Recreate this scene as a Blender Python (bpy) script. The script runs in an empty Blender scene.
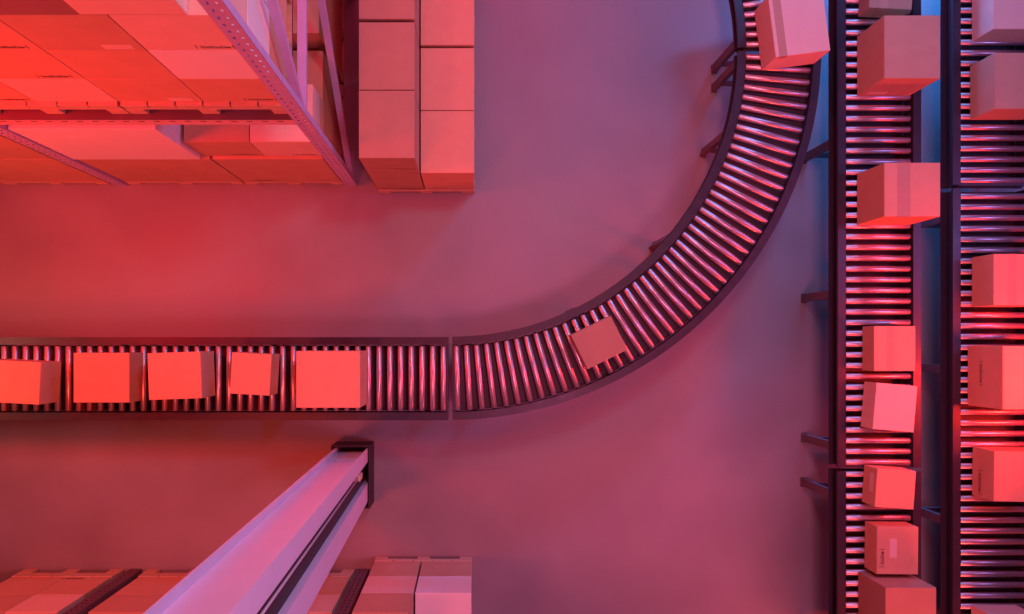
import bpy, bmesh, math, random
from mathutils import Vector, Matrix

random.seed(7)
C = bpy.context.scene.collection
H, F, NX, NY = 8.0, 700.0, 472.0, 343.0      # camera height, focal length in px, plumb point of the camera in the frame


def W(px, py, z=0.0):
    """photo pixel at height z -> point on the plan of the warehouse"""
    d = H - z
    return Vector(((px - NX) * d / F, (NY - py) * d / F, z))


# ------------------------------------------------------------------ materials
def mat(name, col, rough=0.6, metal=0.0, noise=0.0, scale=8.0, bump=0.0, stretch=None, spec=0.5, rvar=0.0):
    m = bpy.data.materials.new(name)
    m.use_nodes = True
    nt = m.node_tree
    b = nt.nodes['Principled BSDF']
    b.inputs['Base Color'].default_value = (*col, 1)
    b.inputs['Roughness'].default_value = rough
    b.inputs['Metallic'].default_value = metal
    b.inputs['Specular IOR Level'].default_value = spec
    tc = nt.nodes.new('ShaderNodeTexCoord')
    mp = nt.nodes.new('ShaderNodeMapping')
    if stretch:
        mp.inputs['Scale'].default_value = stretch
    nz = nt.nodes.new('ShaderNodeTexNoise')
    nz.inputs['Scale'].default_value = scale
    nz.inputs['Detail'].default_value = 5
    nt.links.new(tc.outputs['Object'], mp.inputs['Vector'])
    nt.links.new(mp.outputs['Vector'], nz.inputs['Vector'])
    if noise > 0:
        r = nt.nodes.new('ShaderNodeValToRGB')
        r.color_ramp.elements[0].position = 0.3
        r.color_ramp.elements[1].position = 0.7
        r.color_ramp.elements[0].color = (*[c * (1 - noise) for c in col], 1)
        r.color_ramp.elements[1].color = (*[min(1, c * (1 + noise)) for c in col], 1)
        nt.links.new(nz.outputs['Fac'], r.inputs['Fac'])
        nt.links.new(r.outputs['Color'], b.inputs['Base Color'])
    if rvar > 0:
        mr = nt.nodes.new('ShaderNodeMapRange')
        mr.inputs['From Min'].default_value = 0.3
        mr.inputs['From Max'].default_value = 0.7
        mr.inputs['To Min'].default_value = max(0.02, rough - rvar)
        mr.inputs['To Max'].default_value = min(1, rough + rvar)
        nt.links.new(nz.outputs['Fac'], mr.inputs['Value'])
        nt.links.new(mr.outputs['Result'], b.inputs['Roughness'])
    if bump > 0:
        bp = nt.nodes.new('ShaderNodeBump')
        bp.inputs['Strength'].default_value = bump
        bp.inputs['Distance'].default_value = 0.01
        nt.links.new(nz.outputs['Fac'], bp.inputs['Height'])
        nt.links.new(bp.outputs['Normal'], b.inputs['Normal'])
    return m


M = {
    'card': mat('cardboard', (.62, .35, .21), .75, noise=.05, scale=5, bump=.05),
    'card_light': mat('cardboard_light', (.74, .52, .40), .7, noise=.04, scale=5, bump=.05),
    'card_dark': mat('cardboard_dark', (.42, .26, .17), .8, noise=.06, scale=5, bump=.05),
    'card_mid': mat('cardboard_mid', (.54, .32, .20), .78, noise=.05, scale=5, bump=.05),
    'card_white': mat('cardboard_white', (.80, .76, .72), .6, noise=.02, scale=5, bump=.03),
    'tape': mat('packing_tape', (.48, .28, .18), .6, noise=.03, scale=20),
    'label': mat('paper_label', (.74, .56, .45), .5, noise=.02, scale=20),
    'ink': mat('printing_ink', (.16, .08, .06), .6, noise=.1, scale=20),
    'wood': mat('pallet_wood', (.56, .40, .27), .8, noise=.15, scale=6, stretch=(1, 8, 8), bump=.2),
    'rail': mat('rail_paint', (.036, .026, .040), .40, noise=.06, scale=12, rvar=.05),
    'stand': mat('stand_paint', (.12, .075, .09), .5, noise=.06, scale=12),
    'roller': mat('roller_steel', (.66, .50, .54), .34, metal=.78, noise=.04, scale=4, rvar=.05),
    'shaft': mat('roller_shaft', (.25, .23, .25), .4, metal=.9),
    'under_sheet': mat('dark_under_sheet', (.055, .035, .045), .7, noise=.08, scale=6),
    'rack': mat('rack_paint', (.50, .40, .64), .42, noise=.05, scale=10),
    'beam': mat('beam_paint', (.70, .42, .42), .45, noise=.05, scale=10),
    'rackdark': mat('rack_paint_dark', (.13, .075, .10), .5, noise=.05, scale=10),
    'column': mat('column_paint', (.76, .76, .90), .48, noise=.03, scale=3, spec=.4),
    'guard': mat('guard_rubber', (.035, .025, .035), .55, noise=.1, scale=8),
    'cable': mat('cable_sheath', (.85, .82, .85), .4, noise=.02, scale=8),
}


def floor_material():
    m = bpy.data.materials.new('polished_concrete')
    m.use_nodes = True
    nt = m.node_tree
    N, L = nt.nodes, nt.links
    b = N['Principled BSDF']
    tc = N.new('ShaderNodeTexCoord')
    n1 = N.new('ShaderNodeTexNoise'); n1.inputs['Scale'].default_value = 1.1; n1.inputs['Detail'].default_value = 6; n1.inputs['Roughness'].default_value = .45
    n2 = N.new('ShaderNodeTexNoise'); n2.inputs['Scale'].default_value = 30; n2.inputs['Detail'].default_value = 4
    r = N.new('ShaderNodeValToRGB')
    r.color_ramp.elements[0].position = .3; r.color_ramp.elements[0].color = (.235, .225, .24, 1)
    r.color_ramp.elements[1].position = .72; r.color_ramp.elements[1].color = (.295, .285, .30, 1)
    mr = N.new('ShaderNodeMapRange')
    mr.inputs['From Min'].default_value = .3; mr.inputs['From Max'].default_value = .7
    mr.inputs['To Min'].default_value = .42; mr.inputs['To Max'].default_value = .62
    bp = N.new('ShaderNodeBump'); bp.inputs['Strength'].default_value = .06; bp.inputs['Distance'].default_value = .004
    for n in (n1, n2):
        L.new(tc.outputs['Object'], n.inputs['Vector'])
    L.new(n1.outputs['Fac'], r.inputs['Fac']); L.new(r.outputs['Color'], b.inputs['Base Color'])
    L.new(n1.outputs['Fac'], mr.inputs['Value']); L.new(mr.outputs['Result'], b.inputs['Roughness'])
    L.new(n2.outputs['Fac'], bp.inputs['Height']); L.new(bp.outputs['Normal'], b.inputs['Normal'])
    return m


M['floor'] = floor_material()


# ------------------------------------------------------------------ mesh helpers
def box(bm, x0, x1, y0, y1, z0, z1, bevel=0.0):
    t = bmesh.new()
    vs = [t.verts.new((x, y, z)) for x in (x0, x1) for y in (y0, y1) for z in (z0, z1)]
    for f in ((0, 1, 3, 2), (4, 6, 7, 5), (0, 4, 5, 1), (2, 3, 7, 6), (0, 2, 6, 4), (1, 5, 7, 3)):
        t.faces.new([vs[i] for i in f])
    if bevel > 0:
        bmesh.ops.bevel(t, geom=list(t.edges), offset=bevel, segments=2, affect='EDGES', profile=.6)
    merge(bm, t)


def merge(bm, t):
    me = bpy.data.meshes.new('tmp')
    t.to_mesh(me); t.free()
    bm.from_mesh(me)
    bpy.data.meshes.remove(me)


def bar(bm, a, b, w, h, up=(0, 0, 1), bevel=0.003):
    """rectangular bar from a to b, w across, h along 'up'"""
    a, b = Vector(a), Vector(b)
    d = (b - a); L = d.length; d.normalize()
    u = Vector(up); s = d.cross(u)
    if s.length < 1e-4:
        u = Vector((0, 1, 0)); s = d.cross(u)
    s.normalize(); u = s.cross(d).normalized()
    t = bmesh.new()
    tmp = bmesh.new()
    box(tmp, -w / 2, w / 2, 0, L, -h / 2, h / 2, bevel)
    mt = Matrix((s, d, u)).transposed().to_4x4(); mt.translation = a
    bmesh.ops.transform(tmp, matrix=mt, verts=tmp.verts)
    merge(bm, tmp); t.free()


def sweep(bm, profile, path, closed=True):
    """profile: list of (offset, z); path: list of (point2d, normal2d)"""
    rings = []
    for p, n in path:
        rings.append([bm.verts.new((p[0] + n[0] * o, p[1] + n[1] * o, z)) for o, z in profile])
    k = len(profile)
    for i in range(len(rings) - 1):
        for j in range(k):
            a, b = rings[i], rings[i + 1]
            bm.faces.new((a[j], a[(j + 1) % k], b[(j + 1) % k], b[j]))
    for r, rev in ((rings[0], True), (rings[-1], False)):
        try:
            bm.faces.new(list(reversed(r)) if rev else r)
        except ValueError:
            pass


def mesh_of(name, bm, m, smooth=False):
    bmesh.ops.recalc_face_normals(bm, faces=bm.faces)
    me = bpy.data.meshes.new(name)
    bm.to_mesh(me); bm.free()
    me.materials.append(m)
    if smooth:
        for p in me.polygons:
            p.use_smooth = True
    return me


def obj(name, me, parent=None, loc=(0, 0, 0), rot=(0, 0, 0)):
    o = bpy.data.objects.new(name, me)
    C.objects.link(o)
    o.parent = parent
    o.location = loc; o.rotation_euler = rot
    return o


def thing(name, label, cat, loc=(0, 0, 0), rz=0.0, group=None):
    o = bpy.data.objects.new(name, None)
    C.objects.link(o)
    o.empty_display_size = .1
    o.location = loc; o.rotation_euler = (0, 0, rz)
    o['label'] = label; o['category'] = cat
    if group:
        o['group'] = group
    return o


CACHE = {}


def cached(key, make):
    if key not in CACHE:
        CACHE[key] = make()
    return CACHE[key]


# ------------------------------------------------------------------ floor
bm = bmesh.new()
box(bm, -16, 16, -14, 14, -.2, 0)
fl = obj('floor', mesh_of('floor', bm, M['floor']))
fl['kind'] = 'structure'


# ------------------------------------------------------------------ cartons
def marks_mesh(L=.24, h=.05):
    """a line of small printed shipping marks, built in the xy plane"""
    def mk():
        rr = random.Random(3)
        bm = bmesh.new()
        t = .0008
        box(bm, 0, .006, 0, h, 0, t)
        x = .03
        while x < L - .05:
            w = rr.choice((.008, .011, .014))
            hh = h * rr.choice((.55, .65, .8))
            box(bm, x, x + w, h * .1, h * .1 + .009, 0, t)
            box(bm, x, x + .006, h * .1, hh, 0, t)
            if rr.random() > .4:
                box(bm, x, x + w, hh - .005, hh, 0, t)
            if rr.random() > .5:
                box(bm, x + w - .004, x + w, h * .1, hh, 0, t)
            x += w + .006
        box(bm, L - .042, L - .026, .006, .028, 0, t)
        box(bm, L - .048, L - .02, .014, .02, 0, t)
        box(bm, L - .006, L, 0, h, 0, t)
        return mesh_of('printed_marks', bm, M['ink'])
    return cached(('marks', L, h), mk)


FACE_ROT = {'S': (math.pi / 2, 0, 0), 'N': (math.pi / 2, 0, math.pi), 'W': (math.pi / 2, 0, -math.pi / 2), 'E': (math.pi / 2, 0, math.pi / 2)}


def on_face(w, d, h, face, u, v):
    """point u (0..1, left to right as one faces the side) and v (0..1, up) on a side of the carton"""
    e = .0012
    if face == 'S': return (-w / 2 + u * w, -d / 2 - e, v * h)
    if face == 'N': return (w / 2 - u * w, d / 2 + e, v * h)
    if face == 'W': return (-w / 2 - e, d / 2 - u * d, v * h)
    return (w / 2 + e, -d / 2 + u * d, v * h)


def carton(label, x, y, z, w, d, h, rz=0.0, m='card', tape=None, mark=None, patch=None, group=None, flaps=True, name='cardboard_box'):
    """x, y centre; tape: (axis, position 0..1, width); mark / patch: (face, u, v)"""
    t = thing(name, label, 'box', (x, y, z), rz, group)

    def body():
        bm = bmesh.new()
        box(bm, -w / 2, w / 2, -d / 2, d / 2, .0005, h - .004, .004)
        return mesh_of('body', bm, M[m], False)
    obj('body', cached(('body', round(w, 3), round(d, 3), round(h, 3), m), body), t)
    if flaps:
        def flap():
            bm = bmesh.new()
            box(bm, -w / 2 + .003, w / 2 - .003, .0001, d / 2 - .003, h - .0045, h, 0)
            return mesh_of('flap', bm, M[m])
        def flap2():
            bm = bmesh.new()
            box(bm, .0001, w / 2 - .003, -d / 2 + .003, d / 2 - .003, h - .0045, h, 0)
            return mesh_of('flap', bm, M[m])
        ax = tape[0] if tape else 'x'
        me = cached(('flap', ax, round(w, 3), round(d, 3), round(h, 3), m), flap if ax == 'x' else flap2)
        obj('flap', me, t); obj('flap', me, t, rot=(0, 0, math.pi))
    if tape:
        ax, pos, tw = tape
        bm = bmesh.new()
        if ax == 'x':
            c = -d / 2 + pos * d
            box(bm, -w / 2 - .001, w / 2 + .001, c - tw / 2, c + tw / 2, h - .0002, h + .0008)
            box(bm, -w / 2 - .001, -w / 2 - .0002, c - tw / 2, c + tw / 2, h * .86, h + .0008)
            box(bm, w / 2 + .0002, w / 2 + .001, c - tw / 2, c + tw / 2, h * .86, h + .0008)
        else:
            c = -w / 2 + pos * w
            box(bm, c - tw / 2, c + tw / 2, -d / 2 - .001, d / 2 + .001, h - .0002, h + .0008)
            box(bm, c - tw / 2, c + tw / 2, -d / 2 - .001, -d / 2 - .0002, h * .86, h + .0008)
            box(bm, c - tw / 2, c + tw / 2, d / 2 + .0002, d / 2 + .001, h * .86, h + .0008)
        obj('tape', mesh_of('tape', bm, M['tape']), t)
    if mark:
        if mark[0] == 'T':
            obj('printed_marks', marks_mesh(.18, .05), t, loc=(-w / 2 + mark[1] * w, -d / 2 + mark[2] * d, h + .0003), rot=(0, 0, math.pi / 2))
        else:
            obj('printed_marks', marks_mesh(), t, loc=on_face(w, d, h, *mark), rot=FACE_ROT[mark[0]])
    if patch:
        def pm():
            bm = bmesh.new(); box(bm, 0, .19, 0, .07, 0, .0008)
            return mesh_of('label', bm, M['label'])
        me = cached('patch', pm)
        if patch[0] == 'T':
            obj('paper_label', me, t, loc=(-w / 2 + patch[1] * w, -d / 2 + patch[2] * d, h + .0003), rot=(0, 0, math.pi / 2))
        else:
            obj('paper_label', me, t, loc=on_face(w, d, h, *patch), rot=FACE_ROT[patch[0]])
    return t


ZR = .80      # top of the rollers


def carton_px(label, sw, wpx, dpx, deg, h, lift=0, **k):
    """carton on the rollers from the south-west corner of its top, its size in px and its turn"""
    zt = ZR + h
    s = (H - zt) / F
    p = W(sw[0], sw[1], zt)
    a = math.radians(deg)
    w, d = wpx * s, dpx * s
    c = Vector((w / 2 * math.cos(a) - d / 2 * math.sin(a), w / 2 * math.sin(a) + d / 2 * math.cos(a)))
    return carton(label, p.x + c.x, p.y + c.y, ZR + .0005 + lift, w, d, h - lift, a, **k)


carton_px('tall pink-topped carton turned slightly on the curved conveyor at the top edge', (775.8, 57.3), 55.2, 62.6, 7.3, .35, lift=.016, m='card_light', tape=('y', .14, .08))
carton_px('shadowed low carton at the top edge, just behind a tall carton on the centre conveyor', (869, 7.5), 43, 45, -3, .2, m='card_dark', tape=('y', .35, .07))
carton_px('tall carton with paper label low on its side, northernmost big box on the centre conveyor', (884.2, 78.3), 56.2, 63.1, 0, .475, m='card_mid', patch=('S', .12, .1))
carton_px('tall carton with wide tape band on top, second big one on centre conveyor', (884.2, 216.6), 56.2, 54, 0, .475, m='card', tape=('y', .35, .125))
carton_px('low taped carton, north one of the close pair halfway down the centre conveyor', (874, 371), 41.5, 45, 0, .21, m='card', tape=('y', .4, .07))
carton_px('low tilted carton directly below the taped one, south one of the close pair', (872.6, 429), 41.2, 46.5, -4.9, .22, m='card_light')
carton_px('small cube carton askew beside the joint of the centre conveyor', (874.7, 507), 39, 38.5, -4, .235, m='card', patch=('W', .15, .5))
carton_px('small carton with printed marks and a paper label on its top', (876.6, 574.2), 41.5, 47.5, -.6, .22, m='card', mark=('T', .18, .15), patch=('T', .48, .35))
carton_px('tall carton cut by the bottom edge on the centre conveyor', (885.4, 643.5), 51, 56, 0, .475, m='card_dark')

carton_px('mauve-topped carton at the top edge of the rightmost conveyor', (993.5, 29), 54, 52, 0, .30, m='card_light')
carton_px('plain carton right below the topmost one on the rightmost conveyor', (995, 108.8), 54, 56.2, 0, .345, m='card_mid')
carton_px('carton with faint tape band standing alone in the middle of the rightmost conveyor', (993.5, 305.5), 54, 51.7, 0, .30, m='card', tape=('y', .35, .08))
carton_px('tallest carton of the rightmost conveyor, printed marks on its west side', (1002.7, 409.6), 56, 63.6, 0, .475, m='card', mark=('W', .25, .35))
carton_px('marked carton just below the tallest one on the rightmost conveyor', (993.6, 501.5), 54, 50.5, -.8, .30, m='card_mid', mark=('W', .45, .3))
carton_px('pink-sided carton cut by the bottom edge of the rightmost conveyor', (992.7, 662), 46, 46, 0, .30, m='card_light')

carton_px('carton cut by the left edge at the start of the left conveyor', (-16.2, 401.9), 55, 42.6, -3, .345, m='card')
carton_px('deep red carton square to the rollers, second from the left edge', (73.4, 402.7), 56, 49.9, 0, .27, m='card_mid')
carton_px('carton turned a little anticlockwise, third from the left edge', (148.8, 400.2), 53.2, 47, 2, .36, m='card')
carton_px('smallest carton of the left conveyor, turned a little clockwise', (229.6, 393.6), 39.9, 41.5, -3.2, .29, m='card')
carton_px('largest and tallest carton of the left conveyor, nearest the curve', (296, 407.9), 64.2, 56.9, 0, .43, m='card')
carton_px('flat carton lying askew alone in the middle of the curved conveyor', (587.5, 369.4), 44.6, 38, 26, .16, m='card_dark')


# ------------------------------------------------------------------ conveyors
CW = .427          # half width to the outer edge of the rails
WEB = .350
ZT = .815  # rail top and bottom


def c_profile(side, ZB):
    s = side
    t = .007
    p = [(WEB - .003, ZB), (CW, ZB), (CW, ZB + t), (WEB + t, ZB + t), (WEB + t, ZT - t), (CW - t, ZT - t), (CW - t, ZT - .03), (CW, ZT - .03), (CW, ZT), (WEB - .003, ZT), (WEB - .003, ZB + t)]
    return [(s * o, z) for o, z in p]


def roller_mesh():
    bm = bmesh.new()
    r, L = .030, .672
    n = 18
    prof = [(0, -L / 2), (r * .8, -L / 2), (r, -L / 2 + .006), (r, L / 2 - .006), (r * .8, L / 2), (0, L / 2)]
    rings = []
    for rr, x in prof:
        rings.append([bm.verts.new((x, rr * math.cos(2 * math.pi * i / n), rr * math.sin(2 * math.pi * i / n))) for i in range(n)] if rr else [bm.verts.new((x, 0, 0))])
    for a, b in zip(rings, rings[1:]):
        for i in range(n):
            j = (i + 1) % n
            if len(a) == 1: bm.faces.new((a[0], b[j], b[i]))
            elif len(b) == 1: bm.faces.new((a[i], a[j], b[0]))
            else: bm.faces.new((a[i], a[j], b[j], b[i]))
    me = mesh_of('roller', bm, M['roller'], True)
    return me


def shaft_mesh():
    bm = bmesh.new()
    bmesh.ops.create_cone(bm, cap_ends=True, segments=8, radius1=.007, radius2=.007, depth=2 * WEB - .002, matrix=Matrix.Rotation(math.pi / 2, 4, 'Y'))
    return mesh_of('shaft', bm, M['shaft'], True)


ROLLER, SHAFT = roller_mesh(), shaft_mesh()


def conveyor(label, path, rollers, stands, group=None, ends=(), ZB=.62):
    """path(s) -> (point, left-hand normal); s in metres from 0 to length"""
    t = thing('roller_conveyor', label, 'conveyor', group=group)
    f, length, n = path
    pts = [f(length * i / n) for i in range(n + 1)]
    for s in (-1, 1):
        bm = bmesh.new()
        sweep(bm, c_profile(s, ZB), pts)
        obj('side_rail', mesh_of('side_rail', bm, M['rail']), t)
    bm = bmesh.new()
    sweep(bm, [(-WEB + .01, ZB + .02), (WEB - .01, ZB + .02), (WEB - .01, ZB + .025), (-WEB + .01, ZB + .025)], pts)
    obj('dark_under_sheet', mesh_of('dark_under_sheet', bm, M['under_sheet']), t)  # dark sheet added below the rollers so the gaps between them stay dark
    for s in rollers:
        p, nn = f(s)
        a = math.atan2(nn[1], nn[0])
        r = obj('roller', ROLLER, t, (p[0], p[1], ZR - .030), (0, 0, a))
        obj('shaft', SHAFT, r)
    for s in ends:
        p, nn = f(s)
        bm = bmesh.new()
        a = Vector((p[0] - nn[0] * (WEB - .002), p[1] - nn[1] * (WEB - .002), ZT - .075)); b = Vector((p[0] + nn[0] * (WEB - .002), p[1] + nn[1] * (WEB - .002), ZT - .075))
        bar(bm, a, b, .03, .10)
        obj('end_bar', mesh_of('end_bar', bm, M['rail']), t)
    for s in stands:
        p, nn = f(s)
        nv = Vector((nn[0], nn[1], 0)); tv = Vector((-nn[1], nn[0], 0)); pv = Vector((p[0], p[1], 0))
        for k in (-1, 1):
            c = pv + nv * k * (CW - .03)
            bm = bmesh.new()
            # open channel leg: web and two lips
            bar(bm, c + nv * k * .02 + Vector((0, 0, .008)), c + nv * k * .02 + Vector((0, 0, ZB - .001)), .007, .085, up=tv, bevel=0)
            for q in (-1, 1):
                bar(bm, c + tv * q * .04 + Vector((0, 0, .008)), c + tv * q * .04 + Vector((0, 0, ZB - .001)), .045, .007, up=tv, bevel=0)
            lg = obj('leg', mesh_of('leg', bm, M['stand']), t)
            bm = bmesh.new()
            bar(bm, c - nv * .04 + Vector((0, 0, .004)), c + nv * .03 + Vector((0, 0, .004)), .11, .008, bevel=.002)
            obj('foot_plate', mesh_of('foot_plate', bm, M['stand']), lg)
        bm = bmesh.new()
        bar(bm, pv - nv * (CW - .055) + Vector((0, 0, .16)), pv + nv * (CW - .055) + Vector((0, 0, .16)), .05, .04)
        obj('crossbar', mesh_of('crossbar', bm, M['stand']), t)
        bm = bmesh.new()
        bar(bm, pv - nv * (CW - .055) + Vector((0, 0, ZB - .03)), pv + nv * (CW - .055) + Vector((0, 0, ZB - .03)), .06, .05)
        obj('crossbar', mesh_of('crossbar', bm, M['stand']), t)
    return t


def straight(x0, y0, x1, y1):
    L = math.hypot(x1 - x0, y1 - y0)
    d = ((x1 - x0) / L, (y1 - y0) / L)
    return (lambda s: ((x0 + d[0] * s, y0 + d[1] * s), (-d[1], d[0]))), L, 1


CX, CY, R = -.2207, 3.0177, 3.380


def arc(a0, a1):
    L = R * math.radians(a1 - a0)
    def f(s):
        a = math.radians(a0) + s / R
        return (CX + R * math.cos(a), CY + R * math.sin(a)), (-math.cos(a), -math.sin(a))
    return f, L, 40


def spaced(first, last, step):
    n = int(round((last - first) / step))
    return [first + (last - first) * i / n for i in range(n + 1)]


YL = CY - R - .004
XJ = -.225
P = .1105
L1 = 5.6
conveyor('straight roller conveyor carrying five boxes in from the left edge', straight(XJ - .022 - L1, YL, XJ - .022, YL), spaced(.05 - .026, L1 - .048, P), [L1 - .25 - 1.59 * i for i in (0, 1, 2, 3)], ends=(L1 - .012,))
g = .35
Lq = R * math.radians(90 - 2 * g)
conveyor('quarter circle roller conveyor with one small box, bending up from the straight one', arc(-90 + g, -g), spaced(.046, Lq - .05, .1160), [R * math.radians(k) for k in (3.2, 26.4, 49.8, 73.2, 87.6)], ends=(.012,), ZB=.69)
Lr = R * math.radians(16)
conveyor('last curved roller conveyor at the top edge, beyond the joint', arc(g, 16 + g), spaced(.05, Lr, .1155), [R * math.radians(1.7)], ends=(), ZB=.69)
XA = (838 - NX) * 7.185 / F + CW
XB = (953 - NX) * 7.185 / F + CW
YA = W(0, 469.5, ZT).y
YB = W(0, 186.5, ZT).y


def north_south(label, x, yj, north, ph=0):
    if north:
        L = 4.4 - yj
        return conveyor(label, straight(x, yj + .02, x, yj + .02 + L), spaced(.05, L, P), [.20 + 1.59 * i for i in range(3) if .20 + 1.59 * i < L], ends=(.01,))
    L = yj + 3.7
    return conveyor(label, straight(x, yj - .02, x, yj - .02 - L), spaced(.05 + ph, L, P), [.27 + 1.59 * i for i in range(4) if .27 + 1.59 * i < L], ends=())


north_south('long roller conveyor running down from the top edge beside the curve', XA, YA, True)
north_south('roller conveyor at the bottom edge carrying the small cube carton and the marked one', XA, YA, False, -.0165)
north_south('upper length of the rightmost roller conveyor, at the top right corner', XB, YB, True)
north_south('lower length of the rightmost roller conveyor, below its joint', XB, YB, False, .022)


# ------------------------------------------------------------------ pallets
def pallet_meshes(w, d, h):
    """origin at the front left corner on the floor, depth along +y"""
    def mk():
        bl, bo, tp = [], [], []
        hb = h * .52
        for i in range(3):
            for j in range(3):
                bm = bmesh.new()
                x = (0, w / 2 - .07, w - .14)[i]; y = (0, d / 2 - .06, d - .12)[j]
                box(bm, x, x + .14, y, y + .12, .012 if hb > .03 else 0, hb, .003)
                bl.append(mesh_of('block', bm, M['wood']))
        for i in range(3):
            bm = bmesh.new()
            x = (0, w / 2 - .07, w - .14)[i]
            box(bm, x + .002, x + .138, .004, d - .004, 0, .012, .002)
            bo.append(mesh_of('bottom_board', bm, M['wood']))
        for j in range(3):
            bm = bmesh.new()
            y = (0, d / 2 - .06, d - .12)[j]
            box(bm, .002, w - .002, y + .003, y + .117, hb, hb + (h - hb) * .5, .002)
            bo.append(mesh_of('stringer_board', bm, M['wood']))
        n = max(3, int(round(w / .227)))
        for i in range(n):
            bm = bmesh.new()
            x = w * i / n
            box(bm, x + .006, x + w / n - .006, 0, d, hb + (h - hb) * .5, h, .002)
            tp.append(mesh_of('top_board', bm, M['wood']))
        return bl, bo, tp
    return cached(('pallet', round(w, 3), round(d, 3), round(h, 3)), mk)


def pallet(label, x, y, z, w, d, h, face='S', group=None):
    """x: left edge, y: front edge seen by the camera; face 'S' = depth to the north, 'N' = depth to the south"""
    t = thing('wooden_pallet', label, 'pallet', (x + w / 2, y + (d / 2 if face == 'S' else -d / 2), z), 0 if face == 'S' else math.pi, group)
    bl, bo, tp = pallet_meshes(w, d, h)
    for n, l in (('block', bl), ('board', bo), ('top_board', tp)):
        for me in l:
            obj(n, me, t, (-w / 2, -d / 2, 0))
    return t


# ------------------------------------------------------------------ pallet racks
def post_front(bm, w, z0, z1, y):
    """perforated front plate of an upright: real slots in two columns"""
    xs = [0, w * .24, w * .24 + .017, w * .76 - .017, w * .76, w]
    zs = [z0]
    z = z0 + .03
    holes = []
    while z + .05 < z1:
        zs += [z, z + .032]; holes.append(len(zs) - 2)
        z += .085
    zs.append(z1)
    g = {}
    for i, x in enumerate(xs):
        for k, zz in enumerate(zs):
            for q, yy in enumerate((y, y + .003)):
                g[i, k, q] = bm.verts.new((x, yy, zz))
    hole = lambda i, k: i in (1, 3) and k in holes
    for i in range(len(xs) - 1):
        for k in range(len(zs) - 1):
            if hole(i, k):
                for a, b in (((i, k), (i + 1, k)), ((i + 1, k), (i + 1, k + 1)), ((i + 1, k + 1), (i, k + 1)), ((i, k + 1), (i, k))):
                    bm.faces.new((g[a + (0,)], g[b + (0,)], g[b + (1,)], g[a + (1,)]))
                continue
            bm.faces.new((g[i, k, 0], g[i + 1, k, 0], g[i + 1, k + 1, 0], g[i, k + 1, 0]))
            bm.faces.new((g[i, k, 1], g[i, k + 1, 1], g[i + 1, k + 1, 1], g[i + 1, k, 1]))


def rack(label, frames, y, depth, sgn, top, levels, dark):
    """frames: left x of each upright (width .13). sgn +1: the rack lies north of its front"""
    t = thing('pallet_rack', label, 'shelving rack', (frames[0], y, 0))
    mp = M['rackdark'] if dark else M['rack']
    PW, PD = .13, .06

    def post_mesh():
        bm = bmesh.new()
        post_front(bm, PW, .008, top, 0)
        for x0, x1 in ((0, .003), (PW - .003, PW)):
            box(bm, x0, x1, .003, PD, .008, top)
        for x0, x1 in ((.003, .03), (PW - .03, PW - .003)):
            box(bm, x0, x1, PD - .003, PD, .008, top)
        if sgn < 0:
            bmesh.ops.scale(bm, vec=(1, -1, 1), verts=bm.verts)
        return mesh_of('upright', bm, mp)
    pm = post_mesh()
    bm = bmesh.new(); box(bm, -.004, PW + .0, -.0, .09, 0, .008, .002)
    if sgn < 0:
        bmesh.ops.scale(bm, vec=(1, -1, 1), verts=bm.verts)
    fp = mesh_of('foot_plate', bm, mp)
    for fx in frames:
        x = fx - frames[0]
        u = obj('upright', pm, t, (x, 0, 0)); obj('foot_plate', fp, u)
        u = obj('upright', pm, t, (x + PW, sgn * depth, 0), (0, 0, math.pi)); obj('foot_plate', fp, u)
        xs = x + PW - .038
        z = .14
        for z0, z1, kind in ((.14, .14, 0), (2.44, 2.44, 0), (4.7, 4.7, 0), (.20, 2.36, 1), (2.5, 4.62, 1)):
            if z1 > top or (kind == 0 and z0 < 1 and depth > 2):
                continue
            if kind == 0:
                bm = bmesh.new()
                bar(bm, (xs, sgn * (PD + .002), z0), (xs, sgn * (depth - PD - .002), z0), .07, .05)
                obj('strut', mesh_of('strut', bm, mp), t)
            else:
                if depth > 2:
                    legs = (((PD + .002, z0), (1.72, z1 - .05)),) if z0 < 1 else (((PD + .002, z0), (1.28, z1 - .05)),)
                else:
                    zm = (z0 + z1) / 2 + .1
                    legs = (((PD + .002, z0), (depth - PD - .002, zm)), ((depth - PD - .002, zm + .04), (PD + .002, z1)))
                for a, b in legs:
                    bm = bmesh.new()
                    bar(bm, (xs, sgn * a[0], a[1]), (xs, sgn * b[0], b[1]), .065, .04)
                    obj('brace', mesh_of('brace', bm, mp), t)
    for i in range(len(frames) - 1):
        x0 = frames[i] - frames[0] + PW + .001; x1 = frames[i + 1] - frames[0] - .001
        for zl in levels:
            for yy in (.004, depth - .054):
                bm = bmesh.new()
                a, b = sorted((sgn * yy, sgn * (yy + .05)))
                box(bm, x0, x1, a, b, zl - .13, zl, .004)
                bo = obj('beam', mesh_of('beam', bm, M['beam'] if not dark else mp), t)
                if yy < .01:
                    bm = bmesh.new()
                    a, b = sorted((sgn * .002, sgn * (depth - .06)))
                    box(bm, x0 + .001, x1 - .001, a, b, zl + .0005, zl + .0105)
                    obj('shelf_deck', mesh_of('shelf_deck', bm, M['rackdark']), t)
                    bm = bmesh.new()
                    yf = sgn * yy - sgn * .0005
                    x = x0 + .1
                    while x < x1 - .1:
                        a, b = sorted((yf, yf - sgn * .001))
                        box(bm, x, x + .05, a, b, zl - .045, zl - .03)
                        x += .125
                    sl = obj('slots', mesh_of('slots', bm, M['ink']), bo)
                    sl['kind'] = 'stuff'
    return t


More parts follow.
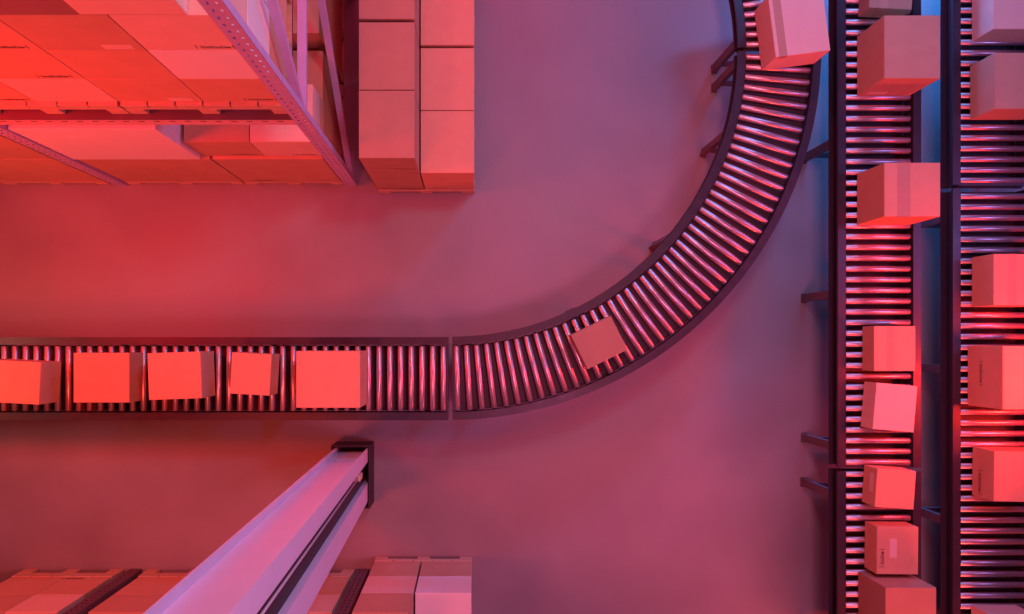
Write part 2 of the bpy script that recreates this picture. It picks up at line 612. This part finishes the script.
YF = 1.794
rack('grey pallet rack with punched uprights filling the top left corner', (-6.72, -4.06, -1.44), YF, 2.25, 1, 5.3, (2.36, 4.85), False)
YF2 = -2.578
rack('dark pallet rack with punched uprights along the bottom left edge', (-6.5, -3.90, -1.31), YF2, 1.12, -1, 4.2, (2.6,), True)

# --- upper shelf of the upper rack
YB1 = 1.864
ZS = 2.3715
gap = .004
xe = [-3.925, -3.38, -2.735, -2.079, -1.43]
zl = [ZS + .2075, 3.044, 3.529, 4.014, 4.5]
pallet('wooden pallet on the raised shelf, west one', xe[0], 1.838, ZS, xe[2] - xe[0] - .01, 1.0, .207)
pallet('wooden pallet on the raised shelf, east one by the upright', xe[2] + .005, 1.838, ZS, xe[4] - xe[2] - .02, 1.0, .207)
tone = [['card', 'card_light', 'card', 'card'], ['card', 'card', 'card_light', 'card_light'], ['card', 'card_mid', 'card', 'card_light']]
tone[1][2] = 'card'; tone[1][3] = 'card_white'; tone[2] = ['card', 'card', 'card_mid', 'card_light']
MK = {(1, 1), (2, 3), (2, 1), (0, 3), (0, 0)}
lay = ('bottom', 'middle', 'top', 'uppermost')
colname = ('westmost column', 'second column from the west', 'third column from the west', 'column beside the upright')
for k in range(3):
    for i in range(4):
        for r in range(2):
            w = xe[i + 1] - xe[i] - gap * 2
            carton(f'carton in the {lay[k]} layer of the raised shelf, {colname[i]}' + (', back row' if r else ', front row'),
                   (xe[i] + xe[i + 1]) / 2, YB1 + .25 + r * .50, zl[k] + .0005, w, .49, zl[k + 1] - zl[k] - .002,
                   m=tone[k][i], group='cartons stacked on the raised shelf', flaps=False,
                   mark=('S', .52, .06) if r == 0 and (k, i) in MK else None, patch=('S', .62, .04) if r == 0 and (k, i) in ((2, 2), (0, 2)) else None)
w = .60
carton('pink carton standing alone on top of the raised shelf stacks', -1.925, YB1 + .25, zl[3] + .0005, .612, .49, .485, m='card_light', group=None, flaps=True, tape=('x', .5, .06))

# --- floor level of the upper rack
pallet('pallet on the floor under the raised shelf, west one', -3.905, 1.806, 0, 1.32, 1.10, .13)
pallet('pallet on the floor under the raised shelf, beside the east upright', -2.57, 1.806, 0, 1.11, 1.10, .13)
carton('wide carton on the floor pallet under the big pale one', -3.24, 1.806 + .54, .1305, 1.31, 1.07, .975, m='card_mid', name='cardboard_box', flaps=False)
carton('wide marked carton on the floor pallet beside the east upright', -2.015, 1.806 + .54, .1305, 1.09, 1.07, .975, m='card_mid', mark=('S', .1, .05), flaps=False)
carton('big pale white carton lying above the wide floor-level one, below the rack beam', -3.297, 1.806 + .50, 1.108, 1.245, 1.0, .98, m='card_white', tape=('x', .5, .06))
carton('carton with dark top right of the big pale one, under the shelf beam', -2.342, 1.842 + .265, 1.108, .60, .53, .482, m='card_mid', mark=('S', .5, .06))
carton('lighter carton at the east upright, under the shelf beam', -1.748, 1.842 + .265, 1.108, .575, .53, .482, m='card_light', mark=('S', .5, .06))
carton('wide lower carton at the left edge, west bay of the upper rack', -4.72, 1.806 + .54, .1305, 1.19, 1.07, .975, m='card', flaps=False)
carton('wide upper carton at the left edge, west bay of the upper rack', -4.72, 1.806 + .54, 1.107, 1.19, 1.07, .95, m='card_mid')
pallet('pallet on the floor in the west bay of the upper rack', -5.32, 1.806, 0, 1.2, 1.1, .13)
pallet('pallet on the floor in the rear half of the upper rack', -2.62, 2.96, 0, 1.16, 1.1, .13)
carton('tall carton in the rear half of the upper rack, glimpsed through the upright', -2.04, 2.96 + .54, .1305, 1.15, 1.07, 1.17, m='card')


# --- free-standing pallets
def stack(names, x0, x1, yf, sgn, base, heights, depth, tones, rows=2, group=None, tops=None, dark_side=None, marks=()):
    z = base
    for k, h in enumerate(heights):
        for r in range(rows):
            yc = yf + sgn * (depth * r + depth / 2)
            last = k == len(heights) - 1
            carton(names(k, r), (x0 + x1) / 2, yc, z + .0005, x1 - x0 - .006, depth - .006, h - .0015, m=tones[(k + r) % len(tones)],
                   flaps=last, mark=(('S' if sgn > 0 else 'N'), .5, .08) if (k, r) in marks else None, group=group)
        z += h


ordn = ('lowest', 'second', 'third', 'fourth')
pallet('pallet under the two stacks beside the upper rack, front one', -1.06, 1.708, 0, 1.09, 1.28, .15)
pallet('pallet under the two stacks beside the upper rack, back one at the top edge', -1.06, 3.00, 0, 1.09, 1.28, .15)
for q, (y0, word) in enumerate(((1.714, 'front pallet'), (3.006, 'back pallet'))):
    stack(lambda k, r: f'{ordn[k]} carton of the tall stack beside the upper rack, {word}, ' + ('rear' if r else 'fore') + ' row', -1.055, -.53, y0, 1, .15, (.45, .44, .46), .635, ['card_dark', 'card_dark'], marks=((2, 0), (0, 0)), group='tall carton stack beside the upper rack')
    stack(lambda k, r: f'{ordn[k]} carton of the low stack in the open aisle, {word}, ' + ('rear' if r else 'fore') + ' row', -.522, .025, y0, 1, .15, (.40, .38), .635, ['card', 'card'], group='low carton stack by the open aisle')

pallet('pallet at the bottom edge right of the column', -1.095, -2.434, 0, 1.093, 1.28, .17, face='N')
stack(lambda k, r: f'{ordn[k]} carton of the taller stack at the bottom edge', -1.09, -.572, -2.438, -1, .17, (.50, .50, .50), .635, ['card_mid', 'card_light', 'card_mid'], rows=1)
stack(lambda k, r: f'{ordn[k]} carton of the lower stack at the bottom edge, pink side', -.558, -.004, -2.438, -1, .17, (.50, .50), .635, ['card_mid', 'card_white'], rows=1)

# --- lower rack, floor level
sets = [(-3.70, (-3.69, -3.13, -2.56)), (-2.53, (-2.52, -1.93, -1.345)), (-5.10, (-5.085, -4.495, -3.985)), (-6.30, (-6.29, -5.70, -5.11))]
where = ('right of the dark middle upright', 'between the column and the east upright', 'left of the dark middle upright', 'beyond the left edge')
for (x0, xs), wh in zip(sets[:3], where):
    pallet('pallet at the floor of the lower rack, ' + wh, x0, YF2, 0, xs[2] + .01 - x0, 1.0, .26, face='N')
    for i in range(2):
        stack(lambda k, r: f'{("lower", "upper")[k]} carton {wh}, {("west", "east")[i]} one, lower rack', xs[i], xs[i + 1], YF2 - .004, -1, .26, (.54, .48), .62, [('card', 'card_mid'), ('card', 'card_light')][i], rows=1, marks=((0, 0),) if i else ())


# ------------------------------------------------------------------ building column
def column():
    lx, ly = .03, .0071
    top = 9.5
    t = thing('steel_column', 'tall pale built-up steel column rising at the bottom left of the aisle', 'column', W(371, 444) )
    wX, yN, yG, yS = -.36, -.153, -.386, -.588

    def prism(rects, z0=0.0, bev=0):
        bm = bmesh.new()
        for x0, x1, y0, y1 in rects:
            box(bm, x0, x1, y0, y1, z0, top, bev)
        for v in bm.verts:
            v.co.x += lx * v.co.z; v.co.y += ly * v.co.z
        return bm
    th = .012
    obj('channel', mesh_of('channel', prism([(wX, wX + th, yN, 0), (-th, 0, yN, 0), (wX + th, -th, -.063 - th, -.063)]), M['column']), t)
    obj('channel', mesh_of('channel', prism([(wX, wX + th, yS, yG), (-th, 0, yS, yG), (wX + th, -th, yG - th, yG)]), M['column']), t)
    obj('dark_gap_fill', mesh_of('dark_gap_fill', prism([(wX + .053, -.053, yG + .0005, yN + .02)]), M['guard']), t)  # dark box put in for the dark inside of the gap between the channels
    # cable in the gap
    bm = bmesh.new()
    bmesh.ops.create_cone(bm, cap_ends=True, segments=8, radius1=.008, radius2=.008, depth=top - .95)
    for v in bm.verts:
        v.co.z += (top - .95) / 2 + .95
        v.co.x += -.008 + lx * v.co.z; v.co.y += -.2 + ly * v.co.z
    obj('cable', mesh_of('cable', bm, M['cable'], True), t)
    bm = bmesh.new()
    box(bm, -.050, .012, -.232, -.172, .86, 1.04, .006)
    for v in bm.verts:
        v.co.x += lx * v.co.z; v.co.y += ly * v.co.z
    ob = obj('cable_clamp', mesh_of('cable_clamp', bm, M['card_light']), t)
    ob['label'] = 'small orange cable clamp'
    return t


column()
bm = bmesh.new()
t = thing('column_guard', 'black collar around the foot of the pale steel column', 'guard', (-1.335, -1.47, 0))
x0, x1, y0, y1, th = -1.545, -1.118, -1.815, -1.125, .016
for nm, r in (('wall', (x0, x1, y1 - th, y1)), ('wall', (x0, x1, y0, y0 + th)), ('wall', (x0, x0 + th, y0 + th, y1 - th)), ('wall', (x1 - th, x1, y0 + th, y1 - th))):
    bm = bmesh.new(); box(bm, r[0], r[1], r[2], r[3], 0, .34, .003)
    obj('guard_panel', mesh_of('guard_panel', bm, M['guard']), t, (1.335, 1.47, 0))


# ------------------------------------------------------------------ lamps
def area(name, loc, target, col, power, sx, sy, spread=180):
    l = bpy.data.lights.new(name, 'AREA')
    l.shape = 'RECTANGLE'; l.size = sx; l.size_y = sy
    l.color = col; l.energy = power; l.spread = math.radians(spread)
    o = bpy.data.objects.new(name, l)
    C.objects.link(o)
    o.location = loc
    o.rotation_euler = (Vector(target) - Vector(loc)).to_track_quat('-Z', 'Y').to_euler()
    return o


LAMPS = [
    ('red_lamp_northwest', (-4.7, 1.0, 4.4), (-4.0, .5, 0), (1, .01, .01), 185, 1.2, .8),
    ('red_lamp_west_low', (-6.3, -.2, 2.6), (-3.0, -.1, .8), (1, .30, .22), 30, .8, 1.2),
    ('red_lamp_shelf', (-2.9, -2.2, 5.2), (-2.8, 1.6, 2.6), (1, .08, .05), 135, 1, 1),
    ('red_lamp_aisle', (.9, 2.2, 8.6), (-.3, 1.4, 0), (1, .06, .06), 140, 1.2, 1.2),
    ('magenta_lamp_south', (1.9, -2.2, 8.6), (1.7, -2.0, 0), (1, .21, .43), 215, 1.2, 1.2),
    ('red_lamp_far_south', (4.6, -5.5, 2.6), (4.0, 0, .9), (1, .07, .05), 95, 2, .6, 110),
    ('red_lamp_east_low', (6.0, -.5, 2.15), (4.4, -.1, .9), (1, .025, .02), 95, .4, 1.6, 120),
    ('blue_lamp_low_north', (4.75, 6.0, .42), (4.85, -3.0, .1), (.062, .30, 1), 170, 1.9, .3, 75),
    ('pink_lamp_north', (-.6, 6.5, 5.0), (-1.0, -2, 1.5), (1, .05, .17), 215, 3, 1),
    ('blue_lamp_northeast', (4.0, 6.5, 4.0), (3.4, -3, .9), (.05, .33, 1), 150, 1.5, .5),
    ('lilac_lamp_east', (7.5, 1.5, 5.5), (-1.2, 1.2, 2.0), (.35, .28, 1), 95, 1, 3),
    ('lilac_lamp_high', (1.5, 3.0, 6.8), (-1.2, 1.2, 3.0), (.45, .70, 1), 66, .8, .8),
]
for a in LAMPS:
    area(*a)

w = bpy.data.worlds.new('hall_air')
bpy.context.scene.world = w
w.use_nodes = True
w.node_tree.nodes['Background'].inputs['Color'].default_value = (.45, .10, .28, 1)
w.node_tree.nodes['Background'].inputs['Strength'].default_value = .02

# ------------------------------------------------------------------ camera
cd = bpy.data.cameras.new('camera')
cam = bpy.data.objects.new('camera', cd)
C.objects.link(cam)
cam.location = (0, 0, H)
cam.rotation_euler = (0, 0, 0)
cd.sensor_fit = 'HORIZONTAL'
cd.sensor_width = 36
cd.lens = F / 1024 * 36
cd.shift_x = (512 - NX) / 1024
cd.shift_y = (NY - 307) / 1024
cd.clip_start = .05
sc = bpy.context.scene
sc.camera = cam
sc.view_settings.view_transform = 'Standard'
sc.view_settings.look = 'None'
sc.view_settings.gamma = 1
sc.view_settings.use_curve_mapping = False
sc.view_settings.exposure = 0
